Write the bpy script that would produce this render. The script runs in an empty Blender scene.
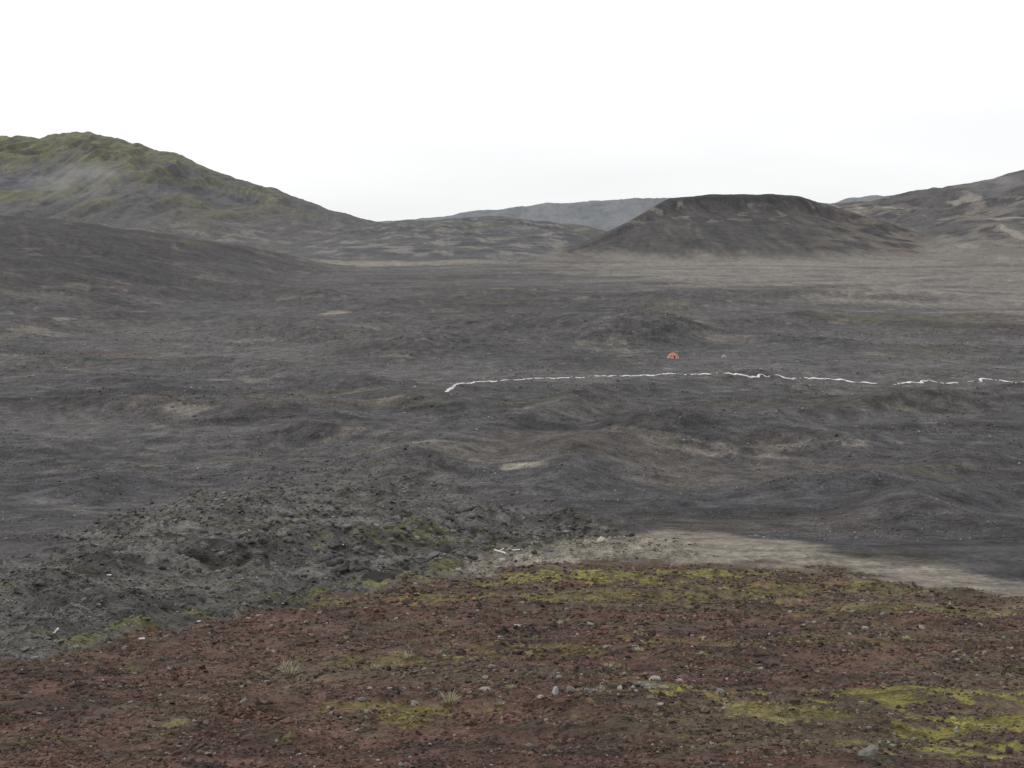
import bpy, math, time
import numpy as np
T0=time.time()
rng=np.random.default_rng(11)
# ------------------------------------------------------------------ noise
perm=np.random.default_rng(5).permutation(256).astype(np.int32)
perm=np.concatenate([perm,perm])
_g=np.linspace(0,2*np.pi,256,endpoint=False)
GX=np.cos(_g).astype(np.float32); GY=np.sin(_g).astype(np.float32)
def perlin(x,y,seed=0):
    x=np.asarray(x,dtype=np.float64)+seed*17.37; y=np.asarray(y,dtype=np.float64)+seed*9.71
    xi=np.floor(x); yi=np.floor(y)
    fx=(x-xi).astype(np.float32); fy=(y-yi).astype(np.float32)
    xi=xi.astype(np.int64)&255; yi=yi.astype(np.int64)&255
    x1=(xi+1)&255; y1=(yi+1)&255
    u=fx*fx*fx*(fx*(fx*6-15)+10); v=fy*fy*fy*(fy*(fy*6-15)+10)
    def g(ix,iy,dx,dy):
        h=perm[perm[ix]+iy]
        return GX[h]*dx+GY[h]*dy
    a=g(xi,yi,fx,fy); b=g(x1,yi,fx-1,fy); c=g(xi,y1,fx,fy-1); d=g(x1,y1,fx-1,fy-1)
    return ((a+(b-a)*u)*(1-v)+(c+(d-c)*u)*v)*1.5
def fbm(x,y,o,seed=0,gain=.5):
    s=0; A=1; c,sn=math.cos(.6),math.sin(.6)
    for i in range(o):
        s=s+A*perlin(x,y,seed+i*3); A*=gain
        x,y=(x*c-y*sn)*2.03,(x*sn+y*c)*2.03
    return s
def sst(a,b,x):
    t=np.clip((x-a)/(b-a),0,1); return t*t*(3-2*t)
# ------------------------------------------------------------------ base profile of the slope and plain
P=math.atan(159/1000.); CP,SP=math.cos(P),math.sin(P)
_k=np.array([(.6,-1.75),(5,-3.6),(10,-5.78),(18,-8.7),(28,-12.1),(42,-16.4),(60,-21.3),(72,-23.6),(105,-31.6),(150,-38.9),
   (200,-42.2),(290,-45),(346,-45.2),(1000,-44),(20000,-44)])
L=np.linspace(math.log(.6),math.log(20000),5000)
zt=np.interp(L,np.log(_k[:,0]),_k[:,1])
w=np.hanning(101); w/=w.sum()
zt=np.convolve(np.pad(zt,50,mode='edge'),w,mode='valid')
Yt=np.exp(L); tt=-zt/Yt
def t_row(py): return np.tan(P+np.arctan((np.asarray(py,dtype=float)-384)/1000.))
def Yof(t): return np.interp(t,tt[::-1],Yt[::-1])
def base(Y): 
    return np.where(Y>.6,np.interp(np.log(np.maximum(Y,.6)),L,zt),-1.75+.1*np.clip(-Y+.6,0,60))
def a_of(px,py): return ((np.asarray(px,dtype=float)-512)/1000.)/(CP-(np.asarray(py,dtype=float)-384)/1000.*SP)
def W(px,py):
    Y=Yof(t_row(py)); return a_of(px,py)*Y, Y
def curve(pts,smooth=25):
    p=np.array(pts,dtype=float); a=a_of(p[:,0],p[:,1]); Y=Yof(t_row(p[:,1]))
    A=np.linspace(-3,3,6001); v=np.interp(A,a,np.log(Y))
    w=np.hanning(smooth*2+1); w/=w.sum()
    v=np.convolve(np.pad(v,smooth,mode='edge'),w,mode='valid')
    return lambda q: np.exp(np.interp(q,A,v))
red_edge=curve([(-400,760),(-200,722),(0,668),(100,647),(200,624),(300,604),(400,584),(460,576),(520,570),(600,563),(680,560),(740,562),(800,568),(860,577),(920,585),(1024,598),(1300,625)])
mor_back=curve([(-300,640),(-100,585),(0,560),(60,542),(120,512),(200,489),(300,480),(370,476),(420,484),(480,499),(560,518),(620,533),(660,544),(700,553),(740,562),(1200,720)])
trk_top=curve([(-200,770),(300,650),(400,594),(440,574),(500,555),(600,540),(660,532),(720,532),(760,537),(830,549),(900,563),(1024,581),(1300,607)])
# ------------------------------------------------------------------ hills: crest (px,row,distance), foot distance
def hill(pts,g=1.3,back=1200,flat=0,sm=6):
    p=np.array(pts,dtype=float)
    a=a_of(p[:,0],p[:,1]); t=t_row(p[:,1]); A=np.linspace(-3,3,6001)
    w=np.hanning(sm*2+1); w/=w.sum()
    f=lambda v: np.convolve(np.pad(np.interp(A,a,v),sm,mode='edge'),w,mode='valid')
    return dict(A=A,zc=f(-t*p[:,2]),Yc=f(p[:,2]),Yf=f(p[:,3]),g=g,back=back,flat=flat)
HILLS={}
HILLS['B']=hill([(-900,195,600,260),(-400,205,620,300),(0,217,800,330),(60,221,840,350),(150,233,920,400),(230,246,1000,470),(300,258,1100,600),(380,268,1200,800),(470,282,1250,1100)],g=1.0,back=500)
HILLS['A']=hill([(-900,200,2300,1300),(-400,160,2500,1350),(-150,141,2600,1350),(0,137,2600,1300),(40,138,2620,1300),(72,133,2600,1300),(96,132,2580,1300),(113,139,2560,1300),(140,145,2540,1300),(172,152,2500,1300),(200,165,2480,1320),(240,179,2450,1350),(270,187,2400,1380),(300,199,2380,1400),(330,210,2350,1450),(360,218,2300,1500),(390,224,2300,1600),(430,236,2300,1700),(480,262,2300,1900)],g=1.05,back=1500)
HILLS['E']=hill([(200,255,1900,1300),(300,236,2000,1260),(345,229,2050,1250),(385,224,2150,1250),(420,221,2300,1250),(450,219,2350,1250),(500,218,2400,1260),(540,221,2400,1280),(580,226,2400,1400),(620,235,2400,1500),(680,262,2400,1600)],g=.8,back=900)
HILLS['F']=hill([(250,232,4500,3300),(360,223,4500,3300),(415,219,4500,3300),(450,216,4500,3300),(462,212,4500,3300),(500,209,4500,3300),(530,205,4600,3300),(545,203,4600,3300),(570,203,4600,3300),(600,200,4600,3300),(640,198,4600,3300),(700,198,4600,3300),(760,201,4600,3300),(830,203,4600,3300),(850,198,4700,3300),(878,195,4700,3300),(910,197,4700,3300),(1000,205,4700,3300),(1200,215,4700,3300)],g=1.2,back=1500)
HILLS['C']=hill([(455,300,1050,1000),(510,270,1130,1040),(535,263,1200,1070),(555,256,1290,1090),(572,249,1380,1110),(600,237,1480,1130),(630,221,1600,1145),(655,206,1670,1150),(668,199,1700,1150),(690,196,1700,1150),(720,194,1700,1150),(765,194,1700,1150),(798,195,1700,1160),(814,201,1700,1165),(850,212,1700,1170),(900,226,1640,1180),(940,240,1540,1180),(980,256,1400,1180),(1040,300,1300,1250)],g=1.35,back=500,flat=200,sm=4)
HILLS['D']=hill([(720,262,2500,1800),(780,222,2500,1700),(815,206,2500,1600),(840,203,2500,1550),(868,202,2500,1500),(890,197,2500,1400),(920,190,2450,1300),(955,186,2400,1200),(985,180,2350,1120),(1024,171,2300,1060),(1100,152,2300,1000),(1250,135,2300,1000),(1700,170,2000,1000)],g=1.0,back=1500)
ZB=-48.
def blobd(x,y,px,py,rx,ry):
    cx,cy=W(px,py); y1=Yof(t_row(py-ry)); y0=Yof(t_row(py+ry))
    return ((x-cx)/(rx*cy/1000.))**2+((y-cy)/((y1-y0)/2))**2
MOUNDS=[(330,500,110,18,1.1),(200,520,90,18,.9),(100,560,80,22,.6),(60,610,70,16,.4),
 (980,530,60,14,1.3),(900,505,120,14,1.6),(760,440,200,14,2.2),(830,395,180,7,1.2),(420,462,90,8,1.2),(740,300,200,4,2.5)]
RIDGES=[([(-100,366),(20,372),(120,364),(240,372),(360,392),(440,412)],13,3.2),
 ([(-100,318),(60,322),(180,324),(300,334),(420,350),(520,362)],22,4.5),
 ([(-100,275),(100,286),(250,296),(380,310),(480,326),(600,340)],34,6.5),
 ([(376,476),(440,458),(520,432),(590,406),(650,389),(760,381)],9,3.0),
 ([(1100,396),(900,408),(790,418),(700,438),(600,464),(520,480)],9,2.6),
 ([(1100,462),(980,470),(880,480),(800,494)],7,2.2),
 ([(-60,452),(80,442),(200,436),(300,440),(400,452)],7,2.2),
 ([(1100,332),(960,322),(840,322),(720,330),(640,342)],20,4.0),
 ([(1100,500),(1000,505),(950,515),(905,528)],6,1.6),
 ([(-60,410),(80,404),(200,410),(330,424)],9,2.2),
 ([(1100,360),(950,352),(850,350),(760,342)],14,2.2),
 ([(500,300),(620,306),(760,300),(900,296)],34,4.5),
 ([(-60,510),(60,500),(150,482)],5,1.4),
 ([(610,531),(560,528),(490,529),(430,534),(370,546),(310,551),(240,560)],2.6,1.35),
 ([(260,548),(180,560),(110,575),(30,600)],2.2,.9),
 ([(230,592),(150,605),(60,630),(-40,655)],1.4,.5)]
RW=[([W(*p) for p in pl],wd,h) for pl,wd,h in RIDGES]
def ridge(x,y,pl,wd):
    best=np.full(x.shape,1e9); 
    for (x0,y0),(x1,y1) in zip(pl[:-1],pl[1:]):
        dx,dy=x1-x0,y1-y0; t=np.clip(((x-x0)*dx+(y-y0)*dy)/(dx*dx+dy*dy),0,1)
        d=np.hypot(x-x0-t*dx,y-y0-t*dy); best=np.minimum(best,d)
    return best/wd
SCOL={}
def terrain(x,y,color=False):
    x=np.asarray(x,dtype=float); y=np.asarray(y,dtype=float)
    Y=y; R=np.hypot(x,y)+1e-3
    a=np.where(Y>2,x/np.maximum(Y,2),np.sign(x)*2.9); a=np.clip(a,-2.9,2.9)
    z=base(Y)
    wsc=sst(40,160,Y)*.85+.15
    wx=x+14*wsc*perlin(x/60,y/60,40); wy=y+10*wsc*perlin(x/55,y/70,41)
    env=sst(85,230,Y)*(1-.5*sst(500,1100,Y))
    calm=1-.8*np.exp(-((Y-322)/36.)**2)*sst(-40,-10,x)
    nA=perlin(wx/130,wy/62,1); nB=perlin(wx/52,wy/34,2); nC=perlin(x/17,y/13,3)
    gl=1-np.abs(perlin(wx/80,wy/45,4))*2.2
    z=z+env*calm*(2.4*nA+1.3*nB+.9*gl)+sst(60,140,Y)*(.75*nC+.28*perlin(x/6,y/5,5)*(1-sst(250,500,Y)))*calm*(1-.5*sst(500,900,Y))
    rel=np.zeros_like(x)
    mi=np.nonzero((Y>22)&(Y<1000)&(np.abs(a)<1.5))[0]
    if mi.size:
        xm,ym=wx[mi],wy[mi]; acc=np.zeros(mi.size)
        for pl,wd,h in RW:
            d=ridge(xm,ym,pl,wd)
            acc+=h*np.exp(-d*d)*(1+.6*perlin(xm/(wd*2.5),ym/(wd*2.5),int(wd)+300))
        acc*=(.35+.65*calm[mi])*sst(22,32,ym)*(1-sst(850,1000,ym))*(1-sst(1.1,1.5,np.abs(a[mi]))); z[mi]+=acc; rel[mi]=acc
    for (px,py,rx,ry,h) in MOUNDS:
        z=z+h*np.exp(-blobd(wx,wy,px,py,rx,ry)*1.2)
    ye=red_edge(a); yb=mor_back(a)
    nE=.06*perlin(x/3.,y/3.,7)+.05*perlin(x/9.,y/9.,8)
    ly=np.log(np.maximum(Y,.5))
    red=1-sst(-.035,.03,ly-np.log(ye)+nE)
    mor=(1-red)*(1-sst(-.22,.14,ly-np.log(np.maximum(yb,ye))+nE*2.6))*sst(8,14,Y)*sst(1.0,1.12,yb/ye)
    n5=perlin(x/6.5,y/5.4,11); n3=perlin(x/3.1,y/2.8,18); n2=perlin(x/1.5,y/1.5,12)
    z=z+mor*(.5*np.abs(n5)*1.2-.45*np.abs(n3)+.36*n2*(1-sst(120,300,R)))
    f1=1-sst(120,320,R); n1=perlin(x/.7,y/.7,13)
    z=z+f1*(.06*n2+.07*n1*(.4+1.6*mor))
    f2=1-sst(25,70,R)
    n0=perlin(x/.3,y/.34,14)+.5*perlin(x/.14,y/.14,15)
    z=z+f2*.04*n0+ .24*red*perlin(x/4.2,y/3.1,16)*sst(3,9,R)*(1+sst(20,50,Y))+f2*.08*red*perlin(x/1.3,y/1.1,17)
    W8={}
    idx=np.nonzero(Y>150)
    xs,ys,as_=x[idx],y[idx],a[idx]; zz=z[idx].copy()
    if xs.size:
        wxx=xs+40*perlin(xs/260,ys/300,20)+9*perlin(xs/90,ys/120,21)
        gul=1-np.abs(perlin(wxx/120,ys/420,22))*1.9
        gul2=1-np.abs(perlin(wxx/42,ys/190,23))*1.9
        gul3=1-np.abs(perlin(wxx/15,ys/75,26))*1.9
        rough=fbm(xs/46,ys/60,5,24,.6)
        for kx in ['B','A','E','F','C','D']:
            h=HILLS[kx]
            zc=np.interp(as_,h['A'],h['zc']); Yc=np.interp(as_,h['A'],h['Yc']); Yf=np.interp(as_,h['A'],h['Yf'])
            s=(ys-Yf)/np.maximum(Yc-Yf,20)
            front=np.clip(s,0,1)**h['g']
            if kx=='C': 
                s2=np.clip(s,0,1); front=.84*s2**1.08+.16*sst(.86,.96,s2)
            b=sst(0,1,(ys-Yc-h['flat'])/h['back'])
            pr=front*(1-b)
            hh=ZB+(zc-ZB)*pr
            el=np.maximum(hh-(-45),0)
            e2=el*(1-.75*sst(.75,1.,s)*(s<1.5))
            amp={'B':.10,'A':.22,'E':.28,'F':.2,'C':.055,'D':.23}[kx]
            hh=hh+e2*amp*(.62*(gul-.55)+.28*(gul2-.5)+.09*(gul3-.5))+np.minimum(el,40)*.035*rough*(1 if kx!='C' else .8)
            if kx=='E': hh=hh+np.minimum(el,15)*.4*perlin(xs/190,ys/130,28)+np.minimum(el,10)*.2*(1-np.abs(perlin(xs/80,ys/90,29))*2)
            if kx=='B': hh=hh+sst(2,15,el)*(1.6*perlin(xs/70,ys/30,31)+.9*perlin(xs/28,ys/14,32)+1.5*gl[idx])
            dlt=hh-zz; k=1.6
            w8=1/(1+np.exp(-np.clip(dlt/k,-30,30)))
            for q in W8: W8[q]=W8[q]*(1-w8)
            W8[kx]=w8
            zz=np.maximum(hh,zz)+k*np.log1p(np.exp(-np.abs(dlt)/k))
        z[idx]=zz
    if not color: return z
    def C(r,g,b): return np.array([r,g,b])[None,:]
    def mixc(c,col,m): return c+(col-c)*m[:,None]
    n=x.size
    big=perlin(wx/150,wy/60,50); med=perlin(wx/42,wy/18,51); sml=perlin(x/11,y/6.5,52); ti=perlin(x/3.1,y/2.2,53)*(1-sst(250,600,R))
    fn=fbm(x/6,y/5,4,58,.75)*(1-.45*sst(400,900,R))
    col=np.repeat(C(.070,.0675,.0705),n,0)
    col=mixc(col,C(.041,.0395,.042),sst(.0,.6,big*.7+med*.6+sml*.3))
    col=mixc(col,C(.108,.104,.102),sst(.10,.7,-big*.4-med*.6+sml*.45)*.8)
    br=perlin(wx/90,wy/45,54)
    col=mixc(col,C(.088,.074,.063),sst(.2,.65,br+.4*sml)*.45)
    col=mixc(col,C(.088,.085,.055),sst(.42,.75,perlin(wx/70,wy/20,55)+.35*sml)*.5)
    col=mixc(col,C(.175,.156,.130),sst(.55,.80,perlin(wx/38,wy/13,66)+.35*sml+.2*fn)*.65*sst(110,180,Y))
    ln=1-np.abs(perlin(wx/100,wy/24,56))*9
    col=mixc(col,C(.16,.152,.142),np.clip(ln,0,1)*.45*sst(100,200,Y)*sst(-.1,.3,sml+.3*fn))
    ln2=1-np.abs(perlin(wx/80,wy/30,57))*8
    col=mixc(col,C(.030,.0285,.030),np.clip(ln2,0,1)*.6*sst(100,200,Y)*sst(-.5,.2,sml+.3*fn))
    col=mixc(col,C(.098,.093,.090),sst(1.2,3.2,rel)*.3)
    ed=.55*perlin(x/14,y/9,60)+.5*sml+.35*ti
    B=[(460,469,90,6,(.14,.127,.107),.85),(590,458,120,13,(.085,.075,.065),.6),(517,479,22,2.8,(.25,.225,.185),1.),(560,425,70,10,(.10,.096,.09),.6),(410,466,40,4,(.175,.16,.132),.85),
       (640,385,70,6,(.125,.118,.11),.6),(420,345,22,2.2,(.21,.19,.155),.9),(330,318,14,1.5,(.25,.215,.17),.9),(370,334,16,1.5,(.20,.15,.115),.9),
       (600,326,26,2.4,(.17,.145,.115),.85),(575,330,14,1.6,(.16,.14,.11),.7),(130,356,60,3,(.075,.045,.038),.8),(190,338,110,5,(.09,.08,.075),.5),(900,325,90,4,(.10,.095,.058),.6),(660,310,30,4,(.085,.086,.055),.4),
       (60,262,50,2.4,(.19,.17,.145),.8),(190,274,20,2,(.14,.13,.055),.8),(45,270,16,2,(.14,.13,.055),.7),(220,265,30,1.6,(.2,.18,.15),.7),(800,475,170,10,(.098,.09,.08),.4),(330,440,160,12,(.105,.10,.095),.4),
       (200,437,140,4,(.13,.125,.12),.5),(940,362,60,4,(.10,.10,.075),.4),(820,410,160,5,(.058,.056,.042),.6),(980,395,60,4,(.08,.079,.05),.5),(250,300,240,5,(.047,.045,.045),.5),(690,332,30,3,(.16,.145,.12),.7),(380,306,40,2,(.13,.115,.095),.7),
       (960,530,70,14,(.055,.053,.054),.6),(560,505,90,6,(.052,.05,.051),.5),(380,264,70,2.4,(.24,.22,.187),.9),(470,262,45,1.8,(.21,.19,.16),.8),(640,274,90,3,(.18,.165,.14),.7),(480,290,60,3,(.055,.053,.055),.6),(500,292,14,1.2,(.19,.17,.14),.7),
       (740,266,170,3,(.215,.197,.17),.85),(50,320,40,2,(.14,.13,.115),.7),(250,345,30,1.6,(.17,.15,.13),.7),(730,345,30,2.5,(.14,.13,.115),.6),(760,372,60,2,(.12,.115,.105),.6)]
    for (px,py,rx,ry,c,s) in B:
        d=blobd(wx*.35+x*.65,wy*.35+y*.65,px,py,rx,ry)
        col=mixc(col,C(*c),(1-sst(.3,1.6,d+1.5*ed))*s)
    pa=sst(.03,.20,a+.05*perlin(x/120,y/60,61))*sst(math.log(580),math.log(830),ly+.38*sst(.22,.5,a)+.22*perlin(wx/160,wy/60,62))
    pale=np.clip(pa*(.75+.8*perlin(wx/75,wy/26,63)+.35*sml),0,1)
    col=mixc(col,C(.215,.198,.172),pale*.92)
    va=sst(830,1050,Y)*(1-sst(.06,.15,a))*sst(-.28,-.1,a)
    col=mixc(col,C(.20,.18,.15),np.clip(va*(.15+1.3*perlin(wx/90,wy/20,64)),0,1)*.8)
    col=mixc(col,C(.05,.047,.047),sst(.06,.2,a)*np.exp(-((Y-1060-50*perlin(x/150,x*0,65))/22)**2)*.6)
    col=col*(1+.28*fn+.12*ti)[:,None]
    if xs.size:
        def put(key,cc):
            wv=np.zeros(n); wv[idx]=W8[key]; 
            c0=np.zeros((n,3)); c0[idx]=cc
            return col*(1-wv[:,None])+c0*wv[:,None]
        K=xs.size; zzs=zz
        st=perlin(wxx/26,ys/260,70); st2=perlin(wxx/9,ys/110,71); pt=fbm(xs/160,ys/240,3,72); pt2=fbm(xs/45,ys/60,4,73,.6)
        fine=perlin(xs/12,ys/22,74)+.5*perlin(xs/5,ys/10,75)
        one=lambda r,g,b: np.repeat(C(r,g,b),K,0)
        bc=col[idx].copy(); bc=mixc(bc,C(.048,.046,.049),sst(3,25,zzs+45)*.6); bc=mixc(bc,C(.16,.145,.12),sst(.6,.95,pt2+.5*fine)*.45)
        col=put('B',bc)
        ac=one(.088,.084,.085); hgt=(zzs+45)/290.
        gr=sst(-.25,.55,pt*.7+st*.2+(gul-.5)*.4+(hgt-.35)*1.1+.2*fine)
        ac=mixc(ac,C(.108,.106,.062),gr*.9)
        ac=mixc(ac,C(.150,.148,.068),sst(.2,.85,pt2+.2*st2+(hgt-.5)*.8)*gr*.7)
        ac=mixc(ac,C(.058,.056,.055),sst(.1,.6,-gul2*.4+.3-pt2*.5)*.7)
        ac=mixc(ac,C(.090,.083,.078),(1-sst(.05,.35,hgt))*.6)
        ac=mixc(ac,C(.18,.16,.135),(1-sst(.08,.24,hgt))*sst(.15,.55,pt2)*.65)
        ac=ac*(1+.12*fine+.08*st2)[:,None]+C(.012,.014,.018)  # bluish offset: aerial haze painted into the hill colour
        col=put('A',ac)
        ec=one(.082,.079,.078); ec=mixc(ec,C(.195,.175,.147),sst(.1,.65,pt2+.3*st2)*.7); ec=mixc(ec,C(.052,.050,.051),sst(.05,.6,-pt2-.4*pt)*.8)
        ec=mixc(ec,C(.09,.093,.06),sst(.2,.6,pt)*.4)*(1+.12*fine)[:,None]+C(.016,.019,.024)  # added pale blue stands in for distance haze
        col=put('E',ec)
        fc=one(.170,.180,.190); fc=mixc(fc,C(.140,.150,.162),sst(-.1,.4,pt)); fc=mixc(fc,C(.195,.202,.198),sst(.1,.5,pt2)*.5)  # far ridge colours made paler and bluer to imitate haze
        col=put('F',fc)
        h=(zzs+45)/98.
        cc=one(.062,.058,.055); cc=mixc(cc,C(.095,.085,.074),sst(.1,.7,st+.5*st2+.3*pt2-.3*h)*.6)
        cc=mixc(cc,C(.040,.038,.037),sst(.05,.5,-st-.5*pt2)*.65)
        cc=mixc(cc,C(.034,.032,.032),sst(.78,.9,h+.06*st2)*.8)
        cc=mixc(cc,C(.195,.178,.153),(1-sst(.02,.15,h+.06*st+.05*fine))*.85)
        cc=mixc(cc,C(.16,.147,.126),sst(.30,.7,perlin(xs/22,ys/50,76)+.6*fine)*sst(.40,.6,h)*(1-sst(.80,.9,h))*.7)
        cc=mixc(cc,C(.155,.135,.110),sst(.25,.38,as_)*sst(-.3,.4,pt2)*.7)
        cc=cc*(1+.18*fine+.14*st2)[:,None]+C(.003,.004,.006)  # last term is a faint haze tint baked into the colour
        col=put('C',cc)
        dc=one(.084,.078,.074); dc=mixc(dc,C(.165,.147,.124),sst(-.15,.6,pt+.5*st-.2*(zzs/120))*.8)
        dc=mixc(dc,C(.046,.043,.042),sst(.0,.45,-pt2-.35*st)*.85); dc=mixc(dc,C(.26,.235,.20),sst(.42,.62,st+.4*st2)*.7*(1-sst(40,90,zzs)))
        dc=mixc(dc,C(.175,.158,.134),(1-sst(-38,-12,zzs+8*pt2))*.7)
        dc=mixc(dc,C(.09,.095,.06),sst(60,120,zzs)*sst(0,.5,pt2)*.4)*(1+.12*fine)[:,None]+C(.010,.012,.016)  # blue-grey lift paints haze onto this hill
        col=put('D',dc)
    mc=np.repeat(C(.106,.100,.093),n,0)
    mc=mixc(mc,C(.044,.042,.040),sst(-.05,.45,n5*.5+.5*n2-.5*n3)*.7); mc=mixc(mc,C(.165,.157,.146),sst(.2,.7,-n5+.6*n1)*.5)
    mc=mixc(mc,C(.088,.086,.046),sst(.3,.65,perlin(x/8,y/8,80)+.6*n2)*.45)
    mc=mixc(mc,C(.058,.056,.047),(1-sst(.08,.28,ly-np.log(ye)))*sst(-.4,.2,n2+.5*n1)*.6)
    col=mixc(col,mc,mor)
    dl=ly-np.log(ye)
    foot=np.exp(-((dl-.05)/.05)**2)*(1-sst(.0,.05,a))*sst(-.1,.4,perlin(x/2.3,y/2.,82)+.7*n2+.4*n1)
    col=mixc(col,C(.135,.135,.045),foot*.7)
    d=blobd(x,y,450,543,170,6); col=mixc(col,C(.12,.115,.05),(1-sst(.3,1.6,d+1.8*n2+1.4*n1))*.55)
    for (px,py,rx,ry,s) in [(250,553,60,4,.9),(215,568,40,3,.9),(330,545,40,3,.6),(60,600,40,4,.5),(520,541,80,3,.7),(440,548,60,3,.7)]:
        d=blobd(x,y,px,py,rx,ry); col=mixc(col,C(.030,.030,.023),(1-sst(.3,1.4,d+.9*n2+.7*n1))*s)
    yt=trk_top(a)
    tk=sst(-.03,.01,dl+nE)*(1-sst(-.05,.05,ly-np.log(yt)+nE*.8))*sst(-.12,-.01,a)
    tc=np.repeat(C(.225,.203,.167),n,0); tc=mixc(tc,C(.145,.131,.111),sst(-.05,.65,perlin(x/4,y/1.6,85)+.5*n2)*.8)
    tc=mixc(tc,C(.28,.255,.215),sst(.3,.6,perlin(x/9,y/1.1,86))*.5); tc=tc*(1+.15*n1)[:,None]
    col=mixc(col,tc,tk*.95)
    rc=np.repeat(C(.106,.064,.051),n,0)
    rc=mixc(rc,C(.042,.034,.030),sst(-.15,.55,perlin(x/2.6,y/2.2,90)*.7+.7*n1+.5*n0)*.85)
    rc=mixc(rc,C(.145,.088,.067),sst(.1,.8,perlin(x/3.7,y/3.,91)+.5*n0)*.5)
    rc=mixc(rc,C(.096,.080,.056),sst(-.1,.7,perlin(x/7,y/5,92)+.5*n1+sst(25,55,Y)*.5+sst(.0,.5,a)*.25)*.7)
    mossn=perlin(x/1.1,y/1.3,93)*.7+.8*n1+.7*n0
    lines=[(590,598,200,4,.5),(640,575,130,2.8,1.),(560,580,100,3,1.),(700,573,70,2.6,1.),(460,600,50,3,.6),(270,603,70,4,.5),(930,697,120,7,1.),(1000,722,110,13,1.),(985,748,110,8,1.),(900,690,90,5,.8),
      (690,700,90,6,.9),(660,688,40,5,.8),(410,712,70,7,.55),(800,590,170,6,.45),(900,610,120,5,.4),(420,660,80,5,.4),(760,640,120,5,.35),(560,650,90,5,.35),(880,740,60,6,.6),(780,715,80,6,.5)]
    moss=np.zeros(n)
    for (px,py,rx,ry,s) in lines:
        d=blobd(x,y,px,py,rx,ry); moss=np.maximum(moss,(1-sst(-.1,1.4,d+2.3*mossn))*s)
    moss=np.maximum(moss,sst(.8,1.3,mossn+.5*perlin(x/6,y/5,94))*.45)
    rc=mixc(rc,C(.200,.186,.052),moss*.88); rc=mixc(rc,C(.085,.085,.035),moss*sst(-.1,.5,n0+.5*n1)*.7)
    d=blobd(x,y,620,692,60,5); rc=mixc(rc,C(.24,.235,.21),(1-sst(-.2,.8,d+1.9*mossn))*.7)
    col=mixc(col,rc,red)
    SCOL['red']=red; SCOL['mor']=mor; SCOL['moss']=moss; SCOL['tk']=tk
    return z,np.clip(col,.01,.9)
def hit(px,py):
    u=(px-512)/1000.; v=(py-384)/1000.
    d=np.array([u,CP-v*SP,-SP-v*CP]); Y=np.exp(np.linspace(math.log(5),math.log(5000),3000))
    xs=d[0]/d[1]*Y; zr=d[2]/d[1]*Y; h=terrain(xs,Y)
    i=np.argmax(h>zr); 
    return float(xs[i]),float(Y[i]),float(h[i])
# ------------------------------------------------------------------ mesh helpers
def mesh_obj(name,V,F,mat,col=None,smooth=True,parent=None):
    me=bpy.data.meshes.new(name); V=np.asarray(V,dtype=np.float32); F=np.asarray(F,dtype=np.int32)
    me.vertices.add(len(V)); me.vertices.foreach_set('co',V.ravel())
    k=F.shape[1]; me.loops.add(F.size); me.loops.foreach_set('vertex_index',F.ravel())
    me.polygons.add(len(F)); me.polygons.foreach_set('loop_start',np.arange(0,F.size,k,dtype=np.int32))
    me.polygons.foreach_set('use_smooth',np.full(len(F),smooth,dtype=bool))
    me.update(calc_edges=True)
    if col is not None:
        at=me.color_attributes.new('Col','FLOAT_COLOR','POINT')
        c4=np.ones((len(V),4),dtype=np.float32); c4[:,:3]=col; at.data.foreach_set('color',c4.ravel())
    me.materials.append(mat); ob=bpy.data.objects.new(name,me); bpy.context.scene.collection.objects.link(ob)
    if parent: ob.parent=parent
    return ob
def nmat(name):
    m=bpy.data.materials.new(name); m.use_nodes=True; nt=m.node_tree; b=nt.nodes['Principled BSDF']; return m,nt,b
def col_material(name,scales,bump,rough=.95):
    m,nt,b=nmat(name); lk=nt.links.new
    at=nt.nodes.new('ShaderNodeAttribute'); at.attribute_name='Col'
    tc=nt.nodes.new('ShaderNodeTexCoord'); cur=at.outputs['Color']; hs=None
    for i,(s,amt) in enumerate(scales):
        nz=nt.nodes.new('ShaderNodeTexNoise'); nz.inputs['Scale'].default_value=s; nz.inputs['Detail'].default_value=5; nz.inputs['Roughness'].default_value=.68
        lk(tc.outputs['Object'],nz.inputs['Vector'])
        mr=nt.nodes.new('ShaderNodeMapRange'); mr.inputs['From Min'].default_value=.32; mr.inputs['From Max'].default_value=.68
        mr.inputs['To Min'].default_value=1-amt; mr.inputs['To Max'].default_value=1+amt
        lk(nz.outputs['Fac'],mr.inputs['Value'])
        mx=nt.nodes.new('ShaderNodeVectorMath'); mx.operation='SCALE'; lk(cur,mx.inputs[0]); lk(mr.outputs['Result'],mx.inputs['Scale']); cur=mx.outputs['Vector']
        if bump[i]>0:
            bp=nt.nodes.new('ShaderNodeBump'); bp.inputs['Distance'].default_value=bump[i]; bp.inputs['Strength'].default_value=1
            lk(nz.outputs['Fac'],bp.inputs['Height'])
            if hs is not None: lk(hs,bp.inputs['Normal'])
            hs=bp.outputs['Normal']
    lk(cur,b.inputs['Base Color'])
    if hs is not None: lk(hs,b.inputs['Normal'])
    b.inputs['Roughness'].default_value=rough; b.inputs['Specular IOR Level'].default_value=.15
    return m
M_ground=col_material('volcanic_ground',[(14,.40),(2.2,.42),(.35,.38),(.06,.14)],[.03,.20,1.2,2.5])
M_stone=col_material('lava_stone',[(20,.25)],[.02])
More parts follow.
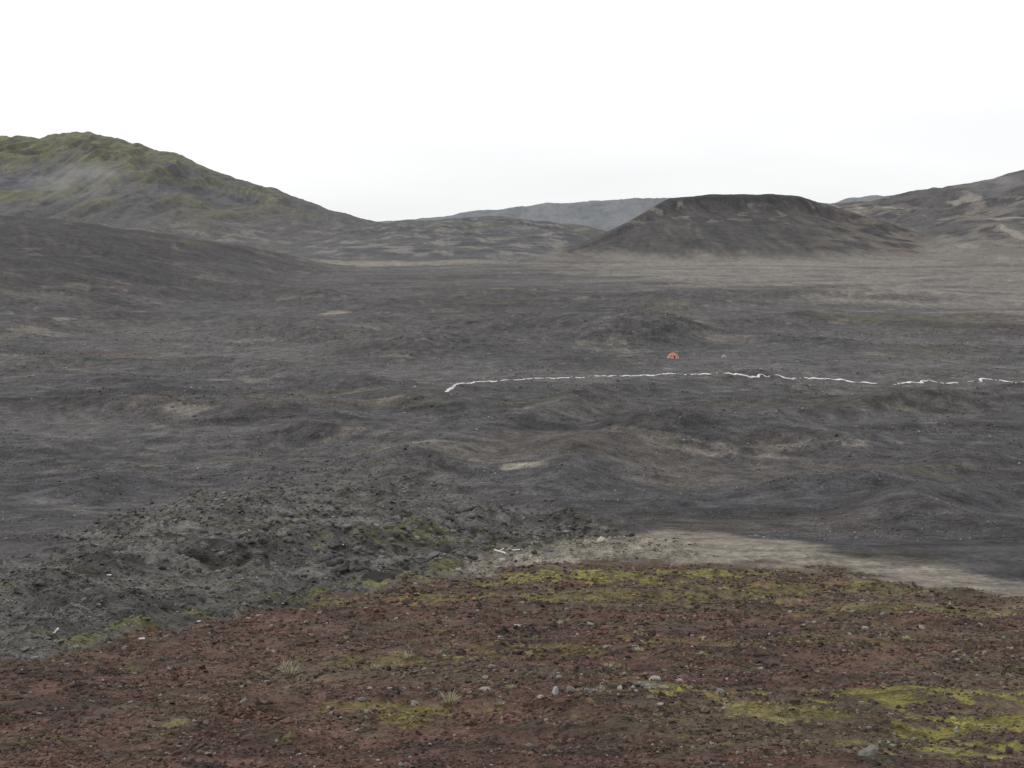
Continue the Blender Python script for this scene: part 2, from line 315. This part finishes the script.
# ------------------------------------------------------------------ terrain sheet
rows=np.arange(1000,258,-.75); r1=Yof(t_row(rows)); r1=r1[r1>3.2]
r0=np.geomspace(.3,r1[0],26)[:-1]
r2=np.concatenate([np.geomspace(r1[-1],3000,430)[1:],np.geomspace(3000,5200,70)[1:],np.geomspace(5200,12000,14)[1:]])
rr=np.concatenate([r0,r1,r2])
ang=np.concatenate([np.linspace(-180,-40,50)[:-1],np.linspace(-40,-29,60)[:-1],np.linspace(-29,29,1180)[:-1],np.linspace(29,40,60)[:-1],np.linspace(40,180,50)])[:-1]
th=np.radians(ang); RR,TH=np.meshgrid(rr,th,indexing='ij')
X=(RR*np.sin(TH)).ravel(); Yg=(RR*np.cos(TH)).ravel()
Z=np.empty_like(X); CO=np.empty((X.size,3)); ch=300000
for i in range(0,X.size,ch):
    z_,c_=terrain(X[i:i+ch],Yg[i:i+ch],True); Z[i:i+ch]=z_; CO[i:i+ch]=c_
nr,na=RR.shape
I=np.arange(nr*na).reshape(nr,na); J=np.roll(I,-1,axis=1)
F=np.stack([I[:-1],J[:-1],J[1:],I[1:]],-1).reshape(-1,4)
V=np.stack([X,Yg,Z],1)
mesh_obj('volcanic_terrain',V,F[:,::-1],M_ground,CO)
print('terrain',len(V),time.time()-T0)
# ------------------------------------------------------------------ stones
import bmesh
def ico(sub):
    bm=bmesh.new(); bmesh.ops.create_icosphere(bm,subdivisions=sub,radius=1); v=np.array([q.co[:] for q in bm.verts]); f=np.array([[a.index for a in q.verts] for q in bm.faces]); bm.free(); return v,f
def stones(name,x,y,size,col,sub=1,seed=0,sink=.25,rough=.28,flat=.7):
    r=np.random.default_rng(seed); bv,bf=ico(sub); n=len(x); z=terrain(x,y)
    var=[]
    for k in range(10):
        d=r.normal(0,rough,(len(bv),1)) if sub==1 else rough*1.6*np.sin(bv@r.normal(0,2.2,(3,3))+r.uniform(0,6,3)).mean(1,keepdims=True)+r.normal(0,rough*.3,(len(bv),1))
        var.append(bv*(1+d))
    var=np.array(var); vi=r.integers(0,10,n)
    q=r.normal(size=(n,4)); q/=np.linalg.norm(q,axis=1,keepdims=True); a,b,c,d=q.T
    Rm=np.stack([np.stack([1-2*(c*c+d*d),2*(b*c-a*d),2*(b*d+a*c)],-1),np.stack([2*(b*c+a*d),1-2*(b*b+d*d),2*(c*d-a*b)],-1),np.stack([2*(b*d-a*c),2*(c*d+a*b),1-2*(b*b+c*c)],-1)],1)
    sc=size[:,None]*r.uniform([.7,.55,.45],[1.25,1.0,.85],(n,3))
    Vv=np.einsum('nij,nkj->nki',Rm,var[vi]*sc[:,None,:]); Vv[:,:,2]*=flat
    Vv+=np.stack([x,y,z+size*(.5-sink)*.6],1)[:,None,:]
    Ff=(bf[None]+ (np.arange(n)*len(bv))[:,None,None]).reshape(-1,3)
    return mesh_obj(name,Vv.reshape(-1,3),Ff,M_stone,np.repeat(col,len(bv),0),smooth=False)
def scatter(n,Y0,Y1,seed,amax=.60,pw=1.):
    r=np.random.default_rng(seed); Y=Y0*(Y1/Y0)**(r.random(n)**pw); a=r.uniform(-amax,amax,n); return a*Y,Y
x,y=scatter(170000,6,62,1)
_,cg=terrain(x,y,True); red=SCOL['red'].copy(); moss=SCOL['moss'].copy()
r=np.random.default_rng(3); clump=perlin(x/1.3,y/1.1,200)+.6*perlin(x/.5,y/.5,201)
keep=(red>.5)&(r.random(len(x))<np.clip(.5+1.0*clump-.6*moss,.05,1)); x,y,cg,moss=x[keep],y[keep],cg[keep],moss[keep]
size=y/1000*np.exp(r.normal(.50,.45,len(x))); size=np.clip(size,.012,.16)
cb=cg*r.uniform(.5,1.6,(len(x),1)); g=r.random(len(x)); cb[g<.035]=np.array([.22,.21,.195])*r.uniform(.7,1.2,((g<.035).sum(),1)); m=(g>.04)&(g<.16); cb[m]=np.array([.038,.034,.032])
stones('red_scoria_gravel',x,y,size,cb,1,4)
x,y=scatter(170000,14,175,6,amax=.62)
_,cg=terrain(x,y,True); mor=SCOL['mor'].copy(); r=np.random.default_rng(8)
cl=perlin(x/6,y/5,210)+.5*perlin(x/2,y/2,211)
keep=(r.random(len(x))<mor*np.clip(.55+.8*cl,.08,1)); x,y,cg=x[keep],y[keep],cg[keep]
size=y/1000*np.exp(r.normal(.22,.50,len(x))); size=np.clip(size,.02,.36)
cb=cg*r.uniform(.45,1.7,(len(x),1)); g=r.random(len(x)); cb[g<.03]=np.array([.21,.205,.19])
stones('moraine_rubble',x,y,size,cb,1,9)
pts=[]; r=np.random.default_rng(12)
for (px_,py_,sx,sy,k,s) in [(480,541,80,9,150,.22),(540,533,70,7,90,.22),(585,533,30,6,30,.36),(470,537,20,6,18,.38),(380,562,80,14,130,.19),(290,560,90,14,110,.18),(130,570,70,14,80,.16),(200,600,110,18,110,.13),(60,620,90,20,90,.11),(400,500,150,16,80,.18),(330,520,160,20,110,.16),(160,540,110,16,80,.15)]:
    for i in range(k):
        X_,Y_=W(px_+r.normal()*sx*.7,py_+r.normal()*sy*.7); pts.append((X_,Y_,s*math.exp(r.normal()*.5)))
pts=np.array(pts); terrain(pts[:,0],pts[:,1],True); pts=pts[SCOL['mor']>.3]
cb=np.array([.085,.082,.079])*r.uniform(.4,1.7,(len(pts),1))
stones('lava_boulders',pts[:,0],pts[:,1],pts[:,2],cb,2,13)
x,y=scatter(150000,75,420,14,amax=.62); _,cg=terrain(x,y,True); r=np.random.default_rng(15)
cl=perlin(x/40,y/14,220)+.5*perlin(x/12,y/8,221); keep=(SCOL['mor']<.4)&(SCOL['tk']<.3)&(SCOL['red']<.3)&(r.random(len(x))<np.clip(.35+.9*cl,.04,1)); x,y,cg=x[keep],y[keep],cg[keep]
size=np.clip(y/1000*np.exp(r.normal(-.40,.45,len(x))),.04,.5); cb=cg*r.uniform(.65,2.0,(len(x),1)); g=r.random(len(x)); cb[g<.02]=.28
stones('plain_stones',x,y,size,cb,1,16,sink=.4)
r=np.random.default_rng(21); P_=[(555,706,7),(570,703,6),(540,708,5),(590,702,6),(620,700,5),(362,708,5),(705,670,6),(706,674,5),(780,634,3),(660,715,4),(415,707,5),(868,762,14),(1010,672,5),(130,700,3),(640,690,6),(655,686,6),(680,684,5),(20,738,4),(760,665,3),(935,655,3),(300,741,4),(500,640,3),(845,668,4),(610,650,3),(230,655,3),(820,690,4),(720,700,4),(470,690,4)]
for i in range(110): P_.append((r.uniform(0,1024),r.uniform(600,760),r.uniform(1.2,2.8)))
A=np.array([(*W(p[0],p[1]),p[2]) for p in P_]); 
stones('pale_stones',A[:,0],A[:,1],A[:,2]*A[:,1]/1000,np.array([.27,.26,.24])*r.uniform(.45,1.2,(len(A),1)),2,22)
print('stones',time.time()-T0)
# ------------------------------------------------------------------ grass tufts
r=np.random.default_rng(30); GV=[];GF=[];GC=[]
def tuft(px_,py_,hpx,k):
    cx,cy,cz=hit(px_,py_); h0=hpx*cy/1000
    for i in range(k):
        az=r.uniform(0,6.283); ro=h0*.4*r.random(); h=h0*r.uniform(.5,1.1); le=r.uniform(.3,1.0)
        bx,by=cx+ro*math.cos(az),cy+ro*math.sin(az); w_=cy/1000*.3
        dx,dy=math.cos(az)*le*h,math.sin(az)*le*h; px2,py2=-math.sin(az)*w_,math.cos(az)*w_
        b=len(GV); GV.extend([(bx-px2,by-py2,cz-.03),(bx+px2,by+py2,cz-.03),(bx+dx*.45-px2*.8,by+dy*.45-py2*.8,cz+h*.55),(bx+dx*.45+px2*.8,by+dy*.45+py2*.8,cz+h*.55),(bx+dx,by+dy,cz+h*.75),(bx+dx*1.01,by+dy,cz+h*.75)])
        GF.extend([(b,b+1,b+3,b+2),(b+2,b+3,b+5,b+4)]); c=np.array([.34,.33,.22])*r.uniform(.5,1.4); GC.extend([c]*6)
for t_ in [(290,676,15,70),(284,670,11,30),(408,660,10,50),(450,705,16,80),(398,668,8,30),(608,668,7,40),(640,652,7,30),(365,714,8,40),(780,716,7,30),(510,690,7,30),(700,640,6,30),(560,625,6,30),(345,640,6,30),(905,640,6,30),(440,655,7,30),(375,670,7,30),(500,706,7,30),(600,690,7,30)]: tuft(*t_)
M_grass=col_material('dry_grass',[(30,.15)],[0],.8)
mesh_obj('grass_tufts',GV,GF,M_grass,np.array(GC))
# ------------------------------------------------------------------ stream
def simple(name,c,rough=.6,amt=.15,scale=8,spec=.3):
    m,nt,b=nmat(name); nz=nt.nodes.new('ShaderNodeTexNoise'); nz.inputs['Scale'].default_value=scale; nz.inputs['Detail'].default_value=4
    tc=nt.nodes.new('ShaderNodeTexCoord'); nt.links.new(tc.outputs['Object'],nz.inputs['Vector'])
    cr=nt.nodes.new('ShaderNodeValToRGB'); cr.color_ramp.elements[0].position=.3; cr.color_ramp.elements[1].position=.7
    cr.color_ramp.elements[0].color=(*[q*(1-amt) for q in c],1); cr.color_ramp.elements[1].color=(*[min(1,q*(1+amt)) for q in c],1)
    nt.links.new(nz.outputs['Fac'],cr.inputs['Fac']); nt.links.new(cr.outputs['Color'],b.inputs['Base Color']); b.inputs['Roughness'].default_value=rough; b.inputs['Specular IOR Level'].default_value=spec
    return m
M_water=simple('white_water',(.46,.46,.48),.25,.3,.4,.5)
sp=np.array([(446,391),(452,388),(457,384),(468,384),(480,382),(505,381),(530,379),(560,378),(585,377),(612,377),(640,376),(662,374),(690,375),(715,374),(740,374),(765,376),(790,378),(815,379),(840,381),(862,383),(880,385),(900,384),(920,382),(950,383),(972,383),(985,380),(1005,381),(1040,384)],dtype=float)
NS=1600
tk_=np.linspace(0,len(sp)-1,NS)
pxs=np.interp(tk_,np.arange(len(sp)),sp[:,0]); pys=np.interp(tk_,np.arange(len(sp)),sp[:,1])
hp=np.array([hit(a_,b_)[:2] for a_,b_ in zip(pxs[::10],pys[::10])])
cx=np.interp(np.arange(NS),np.arange(0,NS,10),hp[:,0]); cy=np.interp(np.arange(NS),np.arange(0,NS,10),hp[:,1])
kk=np.ones(31)/31; cy=np.convolve(np.pad(cy,15,mode='edge'),kk,mode='valid')
cy=cy+2.6*perlin(tk_*1.1,tk_*0,301)+2.4*perlin(tk_*3.1,tk_*0,302)+1.2*perlin(tk_*7,tk_*0,305)
tx,ty=np.gradient(cx),np.gradient(cy); l=np.hypot(tx,ty); nx,ny=-ty/l,tx/l
wd=np.clip(.48+.75*perlin(tk_*1.3,tk_*0,303)+.7*perlin(tk_*4,tk_*0,304)+.5*perlin(tk_*11,tk_*0,306),.0,.95)
wd*=np.interp(pxs,[440,460,500,512,522,600,640,740,750,765,775,790,870,885,905,950,962,1000],[.5,1,1,.1,.9,.8,1.1,1.0,.8,.6,.1,1,1,.05,.7,.8,.05,.9])
SV=[];SF=[]
for j,o in enumerate([-1,-.33,.33,1]):
    X_,Y_=cx+nx*wd*o*.9,cy+ny*wd*o*.9; SV.append(np.stack([X_,Y_,terrain(X_,Y_)+(.20 if abs(o)<1 else .08)],1))
SV=np.stack(SV,1).reshape(-1,3)
for i in range(NS-1):
    if wd[i]>.12 or wd[i+1]>.12:
        for j in range(3): SF.append((i*4+j,i*4+4+j,i*4+5+j,i*4+1+j))
mesh_obj('stream',SV,np.array(SF)[:,::-1],M_water)
# ------------------------------------------------------------------ tents
M_or=simple('orange_nylon',(.52,.18,.11),.5,.12,3); M_wh=simple('pale_flysheet',(.55,.5,.45),.6,.1,3); M_dk=simple('dark_mesh_door',(.06,.03,.025),.8); M_gr=simple('grey_canvas',(.36,.36,.35),.7); M_pole=simple('tent_pole',(.25,.25,.26),.4)
def tent(px_,py_,Lx,Wy,H,mat,name,rot=.2):
    cx,cy,cz=hit(px_,py_); e=bpy.data.objects.new(name,None); bpy.context.scene.collection.objects.link(e); e.location=(cx,cy,cz-.05); e.rotation_euler[2]=rot
    def shell(nm,z0,z1,mt,grow=1.0,u0=0,u1=1,seg=32):
        V=[];F=[]; nz_=9
        for j in range(nz_):
            f=z0+(z1-z0)*j/(nz_-1); rad=math.sqrt(max(0,1-f**1.9))
            for i in range(seg+1):
                a=2*math.pi*(u0+(u1-u0)*i/seg); sq=1+.06*math.cos(4*a); sag=1-.035*abs(math.sin(4*a))*math.sin(math.pi*f)
                V.append((Lx/2*rad*sq*sag*math.cos(a)*grow,Wy/2*rad*sq*sag*math.sin(a)*grow,H*f*grow))
        s1=seg+1
        for j in range(nz_-1):
            for i in range(seg): F.append((j*s1+i,j*s1+i+1,(j+1)*s1+i+1,(j+1)*s1+i))
        return mesh_obj(nm,V,F,mt,parent=e)
    shell('canopy',.22,1,mat); shell('skirt',0,.22,M_wh); shell('door',.04,.5,M_dk,1.012,.72,.76,8)
    for nm,a0 in (('pole_1',math.pi/4),('pole_2',-math.pi/4)):
        V=[];F=[]
        for i in range(25):
            f=-1+2*i/24; q=math.acos(max(-1,min(1,f))); h=H*max(0,1-abs(math.cos(q))**2)**.53*1.02
            X_,Y_=Lx/2*1.03*math.cos(q)*math.cos(a0)*1.0,Wy/2*1.03*math.cos(q)*math.sin(a0)
            for o in ((-.04,0),(.04,0),(0,.05)): V.append((X_+o[0]*math.sin(a0),Y_-o[0]*math.cos(a0),h+o[1]))
        for i in range(24):
            for j in range(3): F.append((i*3+j,i*3+(j+1)%3,i*3+3+(j+1)%3,i*3+3+j))
        mesh_obj(nm,V,F,M_pole,parent=e)
    V=[];F=[]
    for i in range(6):
        a=i*math.pi/3+.3; p0=(Lx/2*.8*math.cos(a),Wy/2*.8*math.sin(a),H*.5); p1=(Lx/2*1.6*math.cos(a),Wy/2*1.6*math.sin(a),0)
        b=len(V); V+= [p0,(p0[0],p0[1],p0[2]+.02),(p1[0],p1[1],p1[2]+.02),p1]; F.append((b,b+1,b+2,b+3))
    mesh_obj('guy_lines',V,F,M_wh,parent=e)
    return e
tent(673,358,3.9,3.0,1.8,M_or,'dome_tent',.25)
tent(724,357.5,1.6,1.1,.85,M_gr,'small_grey_tent',-.3)
# ------------------------------------------------------------------ white debris
M_white=simple('bleached_wood',(.72,.72,.70),.6,.08,10)
def plank(name,px_,py_,segs):
    cx,cy,cz=hit(px_,py_); e=bpy.data.objects.new(name,None); bpy.context.scene.collection.objects.link(e); e.location=(cx,cy,cz)
    for k,(l,w_,t_,rz,ry,ox,oz) in enumerate(segs):
        bm=bmesh.new(); bmesh.ops.create_cube(bm,size=1)
        for v in bm.verts: v.co.x*=l; v.co.y*=w_*(1.2 if v.co.x>0 else .8); v.co.z*=t_
        bmesh.ops.subdivide_edges(bm,edges=[q for q in bm.edges if abs((q.verts[0].co-q.verts[1].co).x)>l*.8],cuts=4)
        for v in bm.verts: v.co.z+=.03*math.sin(v.co.x*5); v.co.y+=.02*math.sin(v.co.x*7+1)
        bmesh.ops.bevel(bm,geom=bm.edges[:],offset=.008,segments=1,affect='EDGES')
        me=bpy.data.meshes.new('board_%d'%(k+1)); bm.to_mesh(me); bm.free(); me.materials.append(M_white)
        o=bpy.data.objects.new('board_%d'%(k+1),me); bpy.context.scene.collection.objects.link(o); o.parent=e; o.location=(ox,-.1,.18+oz); o.rotation_euler=(0,ry,rz)
plank('broken_board',500,556,[(.85,.2,.07,.2,.45,0,.15),(.45,.14,.06,-.4,-.5,.05,.25)])
plank('broken_board',57,637,[(.26,.07,.04,.3,-.7,0,.0)])
plank('broken_board',143,640,[(.16,.05,.04,.1,.2,0,-.12)])
plank('broken_board',200,622,[(.15,.05,.04,.6,.3,0,-.12)])
plank('broken_board',345,546,[(.3,.08,.05,.6,.3,0,-.1)])
plank('broken_board',110,577,[(.22,.07,.05,.6,.3,0,-.1)])
plank('broken_board',516,551,[(.6,.08,.05,.1,.05,0,-.1)])
# ------------------------------------------------------------------ drifting mist
def mist(px_,py_,D,sx,sy,sz,dens):
    u=(px_-512)/1000.; v=(py_-384)/1000.; k=D/(CP-v*SP)
    bm=bmesh.new(); bmesh.ops.create_icosphere(bm,subdivisions=3,radius=1)
    me=bpy.data.meshes.new('mist'); bm.to_mesh(me); bm.free()
    m=bpy.data.materials.new('mist'); m.use_nodes=True; nt=m.node_tree; nt.nodes.remove(nt.nodes['Principled BSDF']); lk=nt.links.new
    tc=nt.nodes.new('ShaderNodeTexCoord'); ln=nt.nodes.new('ShaderNodeVectorMath'); ln.operation='LENGTH'; lk(tc.outputs['Object'],ln.inputs[0])
    mr=nt.nodes.new('ShaderNodeMapRange'); mr.inputs['From Min'].default_value=1; mr.inputs['From Max'].default_value=.1; lk(ln.outputs['Value'],mr.inputs['Value'])
    nz=nt.nodes.new('ShaderNodeTexNoise'); nz.inputs['Scale'].default_value=2.2; nz.inputs['Detail'].default_value=3; lk(tc.outputs['Object'],nz.inputs['Vector'])
    m2=nt.nodes.new('ShaderNodeMapRange'); m2.inputs['From Min'].default_value=.4; m2.inputs['From Max'].default_value=.7; m2.inputs['To Max'].default_value=dens; lk(nz.outputs['Fac'],m2.inputs['Value'])
    mu=nt.nodes.new('ShaderNodeMath'); mu.operation='MULTIPLY'; lk(mr.outputs[0],mu.inputs[0]); lk(m2.outputs[0],mu.inputs[1])
    vs=nt.nodes.new('ShaderNodeVolumeScatter'); vs.inputs['Color'].default_value=(1,1,1,1); lk(mu.outputs[0],vs.inputs['Density'])
    lk(vs.outputs[0],nt.nodes['Material Output'].inputs['Volume']); me.materials.append(m)
    o=bpy.data.objects.new('mist',me); bpy.context.scene.collection.objects.link(o); o.location=(u*k,D,-(SP+v*CP)*k); o.scale=(sx,sy,sz)
mist(75,178,1560,130,110,42,.0042)
mist(1010,186,1900,110,110,40,.004)
# ------------------------------------------------------------------ sky, sun, camera
sc=bpy.context.scene; wd_=bpy.data.worlds.new('World'); sc.world=wd_; wd_.use_nodes=True; nt=wd_.node_tree; lk=nt.links.new; bg=nt.nodes['Background']
sky=nt.nodes.new('ShaderNodeTexSky'); sky.sky_type='NISHITA'; sky.sun_disc=False; sky.sun_elevation=math.radians(38); sky.sun_rotation=math.radians(-50)
s1=nt.nodes.new('ShaderNodeVectorMath'); s1.operation='SCALE'; s1.inputs['Scale'].default_value=.1; lk(sky.outputs[0],s1.inputs[0])
tc=nt.nodes.new('ShaderNodeTexCoord'); mp=nt.nodes.new('ShaderNodeMapping'); mp.inputs['Scale'].default_value=(1.6,1.6,9); lk(tc.outputs['Generated'],mp.inputs['Vector'])
nz=nt.nodes.new('ShaderNodeTexNoise'); nz.inputs['Scale'].default_value=1.6; nz.inputs['Detail'].default_value=5; nz.inputs['Distortion'].default_value=.4; lk(mp.outputs[0],nz.inputs['Vector'])
sep=nt.nodes.new('ShaderNodeSeparateXYZ'); lk(tc.outputs['Generated'],sep.inputs[0])
ad=nt.nodes.new('ShaderNodeMath'); ad.operation='MULTIPLY_ADD'; lk(nz.outputs['Fac'],ad.inputs[0]); ad.inputs[1].default_value=.2; lk(sep.outputs['Z'],ad.inputs[2])
cr=nt.nodes.new('ShaderNodeValToRGB'); E=cr.color_ramp.elements; E[0].position=.06; E[0].color=(.87,.885,.90,1); E[1].position=.22; E[1].color=(1.05,1.05,1.06,1)
e=E.new(.13); e.color=(.965,.975,.985,1); e=E.new(.9); e.color=(1.12,1.12,1.14,1)
lk(ad.outputs[0],cr.inputs['Fac'])
mx=nt.nodes.new('ShaderNodeMix'); mx.data_type='RGBA'; mx.inputs['Factor'].default_value=.96; lk(s1.outputs[0],mx.inputs[6]); lk(cr.outputs[0],mx.inputs[7]); lk(mx.outputs[2],bg.inputs['Color']); bg.inputs['Strength'].default_value=1
sd=bpy.data.lights.new('sun','SUN'); sd.energy=1.25; sd.angle=math.radians(12); sd.color=(1,.96,.91); so=bpy.data.objects.new('sun',sd); sc.collection.objects.link(so)
from mathutils import Vector
el,az=math.radians(38),math.radians(-50); dv=Vector((math.sin(az)*math.cos(el),math.cos(az)*math.cos(el),math.sin(el))); so.rotation_euler=dv.to_track_quat('Z','Y').to_euler()
cd=bpy.data.cameras.new('camera'); cd.sensor_width=36; cd.lens=36*1000/1024; cd.clip_start=.1; cd.clip_end=30000; co=bpy.data.objects.new('camera',cd); sc.collection.objects.link(co); co.rotation_euler=(math.pi/2-P,0,0); sc.camera=co
sc.view_settings.view_transform='Standard'; sc.view_settings.look='None'; sc.view_settings.exposure=0
print('done',time.time()-T0)
